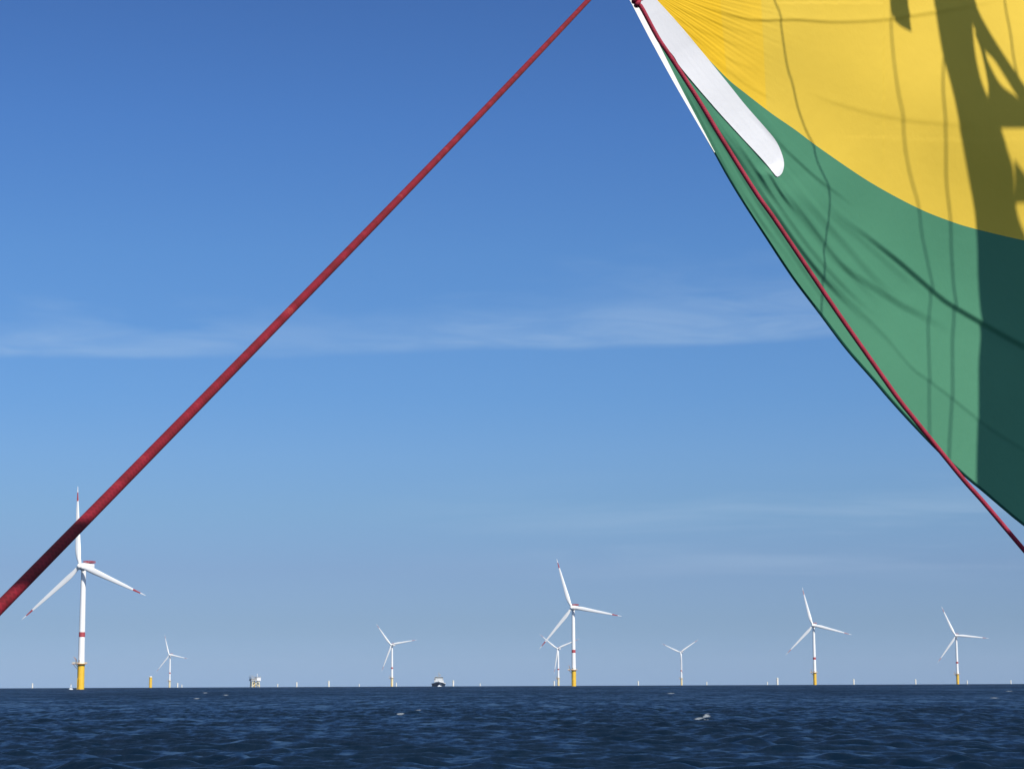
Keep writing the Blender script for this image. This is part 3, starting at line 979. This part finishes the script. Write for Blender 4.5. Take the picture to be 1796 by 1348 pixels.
def crease_sum(X, Y, lines):
    h = np.zeros(X.size)
    for poly, A, w, tail in lines:
        p = resample(poly, 60)
        m = (X > p[:, 0].min() - 90) & (X < p[:, 0].max() + 90) & (Y > p[:, 1].min() - 90) & (Y < p[:, 1].max() + 90)
        if not m.any(): continue
        x, y = X[m], Y[m]
        best = np.full(x.size, 1e9); sd = np.zeros(x.size); al = np.zeros(x.size)
        for i in range(len(p) - 1):
            a, b = p[i], p[i + 1]
            d = b - a; L2 = d @ d
            t = np.clip(((x - a[0]) * d[0] + (y - a[1]) * d[1]) / L2, 0, 1)
            qx, qy = x - a[0] - t * d[0], y - a[1] - t * d[1]
            ds = np.hypot(qx, qy)
            s = np.sign(d[1] * qx - d[0] * qy)         # + on the upper right side
            k = ds < best
            best[k] = ds[k]; sd[k] = (s * ds)[k]; al[k] = (i + t[k]) / (len(p) - 1)
        u = np.clip((sd + w) / w, 0, 1)
        u = u * u * (3 - 2 * u)
        prof = u * np.exp(-np.maximum(sd, 0) / (tail * w))
        env = np.clip(al / 0.25, 0, 1) * np.clip((1 - al) / 0.3, 0, 1)
        env = env * env * (3 - 2 * env)
        h[m] += A * prof * env
    return h

BROAD = [
    ([(1180, 95), (1212, 140), (1245, 184), (1284, 232), (1330, 284), (1367, 322), (1412, 369), (1460, 425)], 0.0165, 30, 5),
    ([(1330, 330), (1390, 400), (1450, 470), (1520, 540)], 0.0090, 24, 4),
]
def crease_height(px, py):
    X, Y = px.ravel(), py.ravel()
    h = crease_sum(X, Y, CREASES)
    # fan of soft gathers running out of the corner through the green cloth
    r = np.hypot(X - 1100, Y + 40)
    th = np.degrees(np.arctan2(Y + 40, X - 1100))
    amp = 0.0010 * np.exp(-((r - 420) / 230.0) ** 2) * np.clip((th - 44) / 6, 0, 1)
    h += amp * (np.sin(th * 1.9 + 0.9 * np.sin(r / 110)) * np.sin(th * 0.73 + r / 190) + 0.6 * np.sin(th * 3.7 + 1.3 + r / 120) * np.sin(th * 1.1 + 2 - r / 260))
    # finer puckers in the yellow close to the corner
    amp = 0.0003 * np.exp(-((r - 170) / 110.0) ** 2) * np.clip((46 - th) / 4, 0, 1)
    h += amp * (np.sin(th * 2.1 + r / 60) + np.sin(th * 3.3 + 1))
    # the stiff corner patch keeps the cloth under it flatter
    cl_ = resample([(1100, -25), (1140, 25), (1180, 72), (1260, 165), (1320, 235), (1346, 272)], 50)
    dd = np.min(np.hypot(X[:, None] - cl_[None, :, 0], Y[:, None] - cl_[None, :, 1]), axis=1) if X.size < 4 else np.concatenate(
        [np.min(np.hypot(X[k:k + 20000, None] - cl_[None, :, 0], Y[k:k + 20000, None] - cl_[None, :, 1]), axis=1) for k in range(0, X.size, 20000)])
    q = np.clip((dd - 15) / 22, 0, 1)
    h *= 0.22 + 0.78 * q * q * (3 - 2 * q)
    h += crease_sum(X, Y, BROAD)
    # slow billows of the whole cloth
    h += 0.010 * np.sin(X / 95 + Y / 210 + 1.0) * np.sin(Y / 130 - X / 300) + 0.005 * np.sin(X / 47 - Y / 90) * np.sin(Y / 61 + X / 150)
    return h.reshape(px.shape)

def sail_depth(px, py):
    u = (px - 1105) / 690.0
    v = (330 - py) / 900.0
    d = 6.02 + 0.95 * u + 0.16 * u * (1 - u) + 0.30 * v * np.clip(u, 0, None)
    d = d + 0.05 * np.sin((py - 0.55 * (px - 1105)) / 130.0) * np.clip(u, 0, 1.2)
    return d

def sail_point(px, py, lift=0.0, stiff=1.0):
    px, py = np.asarray(px, float), np.asarray(py, float)
    d = sail_depth(px, py)
    fl = 1.0
    d = d - stiff * crease_height(np.atleast_1d(px), np.atleast_1d(py)).reshape(px.shape) - lift
    return P(px, py, d)

sail = empty('gennaker_sail', tuple(P(1100, -34, 6.02)))
tag(sail, 'huge yellow and green sail with white corner patch filling the upper right', 'sail')

def grid_part(name, A, B, nt_, mat, parent, lift=0.0, attr=None, stiff=1.0):
    t = np.linspace(0, 1, nt_)[None, :, None]
    G = A[:, None, :] * (1 - t) + B[:, None, :] * t
    px, py = G[..., 0], G[..., 1]
    pts = sail_point(px, py, lift, stiff) - np.array(sail.location)
    n, m = px.shape
    i = np.arange(n - 1)[:, None] * m; j = np.arange(m - 1)[None, :]
    q = np.stack([i + j, i + j + 1, i + m + j + 1, i + m + j], -1).reshape(-1, 4)
    o = mesh_obj(name, pts.reshape(-1, 3), q.tolist(), mat, parent, True)
    if attr is not None:
        at = o.data.attributes.new(attr[0], 'FLOAT', 'POINT')
        at.data.foreach_set('value', attr[1](px, py).astype(np.float32).ravel())
    return o

NS = 620
fo, se, le = resample(FOOT, NS), resample(SEAM, NS), resample(LEECH, NS)
grid_part('green_panel', fo, se, 190, M_SAILG, sail)
def ply(px, py):
    e1 = 1263 + 0.09 * py
    e2 = 1335 + 0.05 * py
    s = lambda x: np.clip(x / 2.0 + 0.5, 0, 1)
    return 0.75 * s(e1 - px) + 0.45 * s(e2 - px) * (1 - s(e1 - px))
grid_part('yellow_panel', se, le, 200, M_SAILY, sail, attr=('ply', ply))

def ribbon(name, a, b, nt_, mat, lift, stiff=1.0):
    return grid_part(name, np.array(a), np.array(b), nt_, mat, sail, lift, None, stiff)

# white corner patch: two edges, rounded lower end
pu = resample([(1122, -30), (1152, 0), (1192, 44), (1229, 88), (1275, 144), (1307, 184), (1342.6, 224.5), (1360, 246), (1370, 266), (1375, 285), (1373.5, 299), (1369, 307), (1364, 310)], 220)
pl = resample([(1104, -26), (1132, 25), (1156, 68), (1181, 98), (1196, 121), (1252, 187), (1295, 234.5), (1330, 272), (1346, 290), (1354, 300), (1358, 305), (1361, 308.5), (1364, 310)], 220)
ribbon('corner_patch', pl, pu, 40, M_SAILW, 0.005)
# white tape along the foot near the corner, tapering away
n_t = 120
fo_d = resample([p for p in FOOT if p[1] < 280], n_t)
tan = np.gradient(fo_d, axis=0); tan /= np.hypot(tan[:, 0], tan[:, 1])[:, None]
nor = np.stack([tan[:, 1], -tan[:, 0]], -1)          # towards the inside (upper right)
wd = np.interp(fo_d[:, 1], [-40, 0, 60, 120, 180, 235, 262], [14, 12, 9.5, 7, 4.2, 1.6, 0.1])
ribbon('foot_tape', fo_d - nor * 1.2, fo_d + nor * wd[:, None], 8, M_TAPE, np.linspace(0.015, 0.005, 8)[None, :])
# webbing hem rolled back behind the foot
f2 = fo[(fo[:, 1] > 205)]
tan = np.gradient(f2, axis=0); tan /= np.hypot(tan[:, 0], tan[:, 1])[:, None]
nor = np.stack([tan[:, 1], -tan[:, 0]], -1)
ww = np.interp(f2[:, 1], [205, 300, 600, 900], [0.3, 3.4, 4.8, 4.4])
k = np.linspace(0, 1, 6)
vs = []
for q in k:
    g = f2 - nor * (ww[:, None] * (1 - (1 - q) ** 1.6)) + nor * 0.6 * (1 - q)
    d = sail_depth(g[:, 0], g[:, 1]) + 0.0 + 0.012 * q * (ww / 6.0)
    vs.append(P(g[:, 0], g[:, 1], d - 0.003 * (1 - q)))
V = np.stack(vs, 1) - np.array(sail.location)
n, m = V.shape[:2]
i = np.arange(n - 1)[:, None] * m; j = np.arange(m - 1)[None, :]
q = np.stack([i + j, i + m + j, i + m + j + 1, i + j + 1], -1).reshape(-1, 4)
mesh_obj('foot_hem', V.reshape(-1, 3), q.tolist(), M_HEM, sail, True)

# ------------------------------------------------------------------ red sheets
def rope_mesh(name, pts, rad, parent=None, n=16, mat=None):
    pts = np.array(pts, float)
    N = len(pts)
    L = np.concatenate([[0], np.cumsum(np.linalg.norm(np.diff(pts, axis=0), axis=1))])
    tanv = np.gradient(pts, axis=0); tanv /= np.linalg.norm(tanv, axis=1)[:, None]
    a = np.cross(tanv[0], [0, 0, 1.0]); a /= np.linalg.norm(a)
    V = []
    for i in range(N):
        a = a - tanv[i] * (a @ tanv[i]); a /= np.linalg.norm(a)
        b = np.cross(tanv[i], a)
        w = 2 * math.pi * np.arange(n) / n
        V.append(pts[i] + rad * (np.cos(w)[:, None] * a + np.sin(w)[:, None] * b))
    V = np.array(V).reshape(-1, 3)
    f = [(i * n + k, i * n + (k + 1) % n, (i + 1) * n + (k + 1) % n, (i + 1) * n + k) for i in range(N - 1) for k in range(n)]
    o = mesh_obj(name, V, f, mat or M_ROPE, parent, True)
    uv = o.data.uv_layers.new(name='UVMap')
    arr = np.zeros((len(f), 4, 2), np.float32)
    fi = np.arange(len(f)); ii = fi // n; kk = fi % n
    arr[:, 0] = np.stack([kk / n, L[ii]], -1); arr[:, 1] = np.stack([(kk + 1) / n, L[ii]], -1)
    arr[:, 2] = np.stack([(kk + 1) / n, L[ii + 1]], -1); arr[:, 3] = np.stack([kk / n, L[ii + 1]], -1)
    uv.data.foreach_set('uv', arr.ravel())
    return o

def spline3(pts, n):
    p = np.array(pts, float)
    q = np.vstack([2 * p[0] - p[1], p, 2 * p[-1] - p[-2]])
    out = []
    for i in range(1, len(q) - 2):
        a, b, c, d = q[i - 1], q[i], q[i + 1], q[i + 2]
        for t in np.linspace(0, 1, n, endpoint=False):
            out.append(0.5 * (2 * b + (c - a) * t + (2 * a - 5 * b + 4 * c - d) * t ** 2 + (3 * b - a - 3 * c + d) * t ** 3))
    out.append(p[-1])
    return np.array(out)

RR = 0.0066
# loaded sheet: from below left, close to the lens, up to the sail corner above the frame
p_near = P(-3, 1058.5, 2.12); p_far = P(1034, -3, 5.75)
dirv = (p_far - p_near)
pts = [p_near + dirv * t for t in np.linspace(-0.22, 1.085, 300)]
pts = [p + np.array([0, 0, 1]) * (-0.010 * math.sin(math.pi * (t + 0.22) / 1.305)) for p, t in zip(pts, np.linspace(-0.22, 1.085, 300))]
ro = rope_mesh('loaded_sheet_rope', pts, RR)
tag(ro, 'thick taut red rope rising diagonally from the lower left to the top of the photo', 'rope')

LZ = [(1118, 6), (1126, 15), (1153.5, 66), (1177.5, 102), (1227, 179), (1267, 245), (1325, 337), (1359, 385), (1424.6, 482.5), (1474.5, 556), (1533.6, 640),
      (1574, 697), (1600, 730), (1651, 793), (1691, 842), (1727, 882.5), (1796, 964), (1900, 1086), (2050, 1262), (2300, 1555), (2600, 1905)]
lz = resample(LZ, 320)
dl = 5.92 - 0.18 * np.clip((lz[:, 0] - 1118) / 680, 0, 1.4)
lpts = P(lz[:, 0], lz[:, 1], dl)
lazy = empty('lazy_sheet_rope', tuple(lpts[0]))
tag(lazy, 'thin red rope hanging from the knot at the sail corner along the sail edge', 'rope')
o0 = np.array(lazy.location)
rope_mesh('rope', lpts - o0, RR, lazy, 16, M_ROPE_LIT)
# bowline knot: overlapping turns around the standing part, with the loop going up to the sail corner
def kp(px, py, dd): return P(px, py, 5.92 + dd) - o0
kn = []
kc0, kc1 = np.array([1110.5, -9.0]), np.array([1119.5, 9.5])
for t in np.linspace(0, 1, 90):
    c = kc0 + (kc1 - kc0) * t
    w = 2 * math.pi * 2.6 * t + 0.6
    rr_ = 6.2 - 2.4 * t
    side = np.array([0.86, -0.5]) * math.cos(w) * rr_
    kn.append(kp(c[0] + side[0], c[1] + side[1], -0.0135 * math.sin(w) - 0.004))
kn += [kp(1108 - 3 * q, -10 - 52 * q, -0.006 + 0.036 * q) for q in np.linspace(0.15, 1, 12)][::-1][:0]
rope_mesh('knot', np.array(kn), RR * 0.95, lazy, 14, M_ROPE_LIT)
kn2 = spline3([kp(1124, 0, -0.004), kp(1127, -12, 0.0), kp(1121, -40, 0.01), kp(1109, -64, 0.03)], 12)
rope_mesh('loop', kn2, RR * 0.92, lazy, 12, M_ROPE_LIT)

# ------------------------------------------------------------------ rig up-sun of the sail (above and right of the frame): its shadow falls on the sail
def up_sun(px, py, L):
    px, py = np.asarray(px, float), np.asarray(py, float)
    return P(px, py, sail_depth(px, py)) + nSUN * L

mast_base = up_sun(1770, 560, 2.2)
mast = empty('mast', tuple(mast_base))
tag(mast, 'mast and rigging just above the frame, casting the dark slanted shadow on the sail', 'mast')
mo = np.array(mast.location)

def slab(name, left, right, L, th, mat, n=60):
    """a solid bar between two edges, th metres deep along the light"""
    a, b = resample(left, n), resample(right, n)
    A, B = up_sun(a[:, 0], a[:, 1], L) - mo, up_sun(b[:, 0], b[:, 1], L) - mo
    v, f = [], []
    mid = nSUN * th
    for i in range(n):
        c = (A[i] + B[i]) / 2
        ax = (B[i] - A[i]) / 2
        for k in range(12):
            w = 2 * math.pi * k / 12
            v.append(c + ax * math.cos(w) + mid * 0.5 * math.sin(w))
    for i in range(n - 1):
        for k in range(12):
            k2 = (k + 1) % 12
            f.append((i * 12 + k, i * 12 + k2, (i + 1) * 12 + k2, (i + 1) * 12 + k))
    f.append(tuple(range(11, -1, -1))); f.append(tuple((n - 1) * 12 + k for k in range(12)))
    return mesh_obj(name, v, f, mat, mast, True)

slab('mast_tube', [(1618, -260), (1630, -120), (1638, 0), (1643, 27), (1653, 93), (1660.5, 128), (1671, 178), (1681, 235), (1689, 273), (1700, 320), (1709, 362), (1712.5, 398), (1714, 440), (1714, 479), (1717, 545), (1721, 585), (1716, 640), (1715, 716), (1714, 847), (1714, 1160)],
     [(1690, -260), (1700, -120), (1704, 0), (1704, 20), (1707, 75), (1713, 115), (1722, 152), (1742, 200), (1757, 240), (1765, 268), (1776, 300), (1782, 359), (1789, 389), (1797, 412), (1815, 470), (1830, 560), (1845, 640), (1850, 716), (1850, 847), (1850, 1160)], 2.2, 0.12, M_ALU, 90)
slab('spreader', [(1700, -20), (1702, 30), (1712, 62), (1726, 90), (1742, 107), (1760, 135), (1779, 166), (1810, 215), (1850, 280)],
     [(1704, -20), (1709, 5), (1718, 28), (1735, 59), (1757, 94), (1775, 121), (1794, 150), (1830, 205), (1870, 270)], 2.15, 0.06, M_ALU, 40)
slab('shadow_bracket', [(1724, 100), (1731, 145), (1731, 186), (1735, 215), (1745, 229)], [(1727, 100), (1752, 148), (1781, 172), (1810, 200), (1850, 228)], 2.1, 0.06, M_ALU, 30)  # unseen piece, outline taken from its shadow on the sail
slab('shadow_notch_block', [(1776, 283), (1778, 300), (1780, 330), (1780, 356)], [(1777, 283), (1790, 300), (1812, 330), (1830, 357)], 2.1, 0.06, M_ALU, 20)  # unseen piece shaped to cast the small dark notch
slab('shadow_pendant', [(1563, -60), (1564, 0), (1568, 22), (1580, 38), (1598, 50)], [(1594, -60), (1595, 0), (1598, 22), (1600, 38), (1602, 52)], 1.7, 0.05, M_ALU, 20)  # unseen piece shaped to cast the separate shadow left of the mast
def wire(name, pts, L, r):
    p = resample(pts, 50)
    q = up_sun(p[:, 0], p[:, 1], L) - mo
    mb = MB(); mb.tube(q, r, 8); return mb.build(name, M_ALU, mast)
wire('shroud', [(1345, -120), (1357, 0), (1366, 25), (1370, 60), (1380, 120), (1389, 150), (1397, 195), (1411, 242), (1421, 262), (1424, 290), (1436, 325), (1446, 352), (1443, 400), (1438, 450), (1441, 500), (1440, 560), (1438, 640)], 1.6, 0.0031)
wire('shroud', [(1566, 10), (1567, 45), (1570, 100), (1576, 160), (1584, 206), (1587, 260), (1597, 320), (1608, 364), (1613, 415), (1625, 470), (1634, 515), (1630, 560), (1630, 680), (1632, 800)], 2.5, 0.0032)
wire('shroud', [(1655, 105), (1652, 160), (1655, 214), (1657, 260), (1659, 320), (1666, 385), (1667, 430), (1671, 500), (1676, 545), (1672, 600), (1670, 700), (1666, 800), (1664, 900)], 2.5, 0.0038)
wire('shroud', [(1757, -60), (1762, 10), (1771, 62), (1777, 107), (1790, 160), (1810, 230)], 2.3, 0.0036)
wire('shroud', [(1712, 60), (1722, 88), (1730, 122), (1735, 150)], 1.9, 0.009)
# boom, from the mast back over the cockpit; it shades a short stretch of the thick red rope
tm = (80.0 + 3) / (1034 + 3)
wl = 1 / 2.12 + (1 / 5.75 - 1 / 2.12) * ((80 + 3) / 1037.0)
shp = P(80, 970, 1 / wl)
b0 = shp + nSUN * 1.7
b1 = up_sun(1800, 1090, 2.2)
bd = b1 - b0
mb = MB()
mb.tube([tuple(b0 - bd * 0.45 - mo), tuple(b0 + bd * 0.99 - mo)], 0.042, 16)
mb.build('boom', M_ALU, mast)

# ------------------------------------------------------------------ thin sea air
HAZE = 1.7e-5
if HAZE:
    mb = MB(); mb.box((0, 0, 85.0), (36000, 36000, 260.0))
    hz = bpy.data.materials.new('thin_sea_haze'); hz.use_nodes = True
    hz.node_tree.nodes.remove(hz.node_tree.nodes['Principled BSDF'])
    pv = hz.node_tree.nodes.new('ShaderNodeVolumePrincipled')
    pv.inputs['Density'].default_value = HAZE
    pv.inputs['Color'].default_value = (0.72, 0.84, 1.0, 1)
    hz.node_tree.links.new(pv.outputs[0], hz.node_tree.nodes['Material Output'].inputs['Volume'])
    tag(mb.build('haze', hz, None, False), kind='stuff')
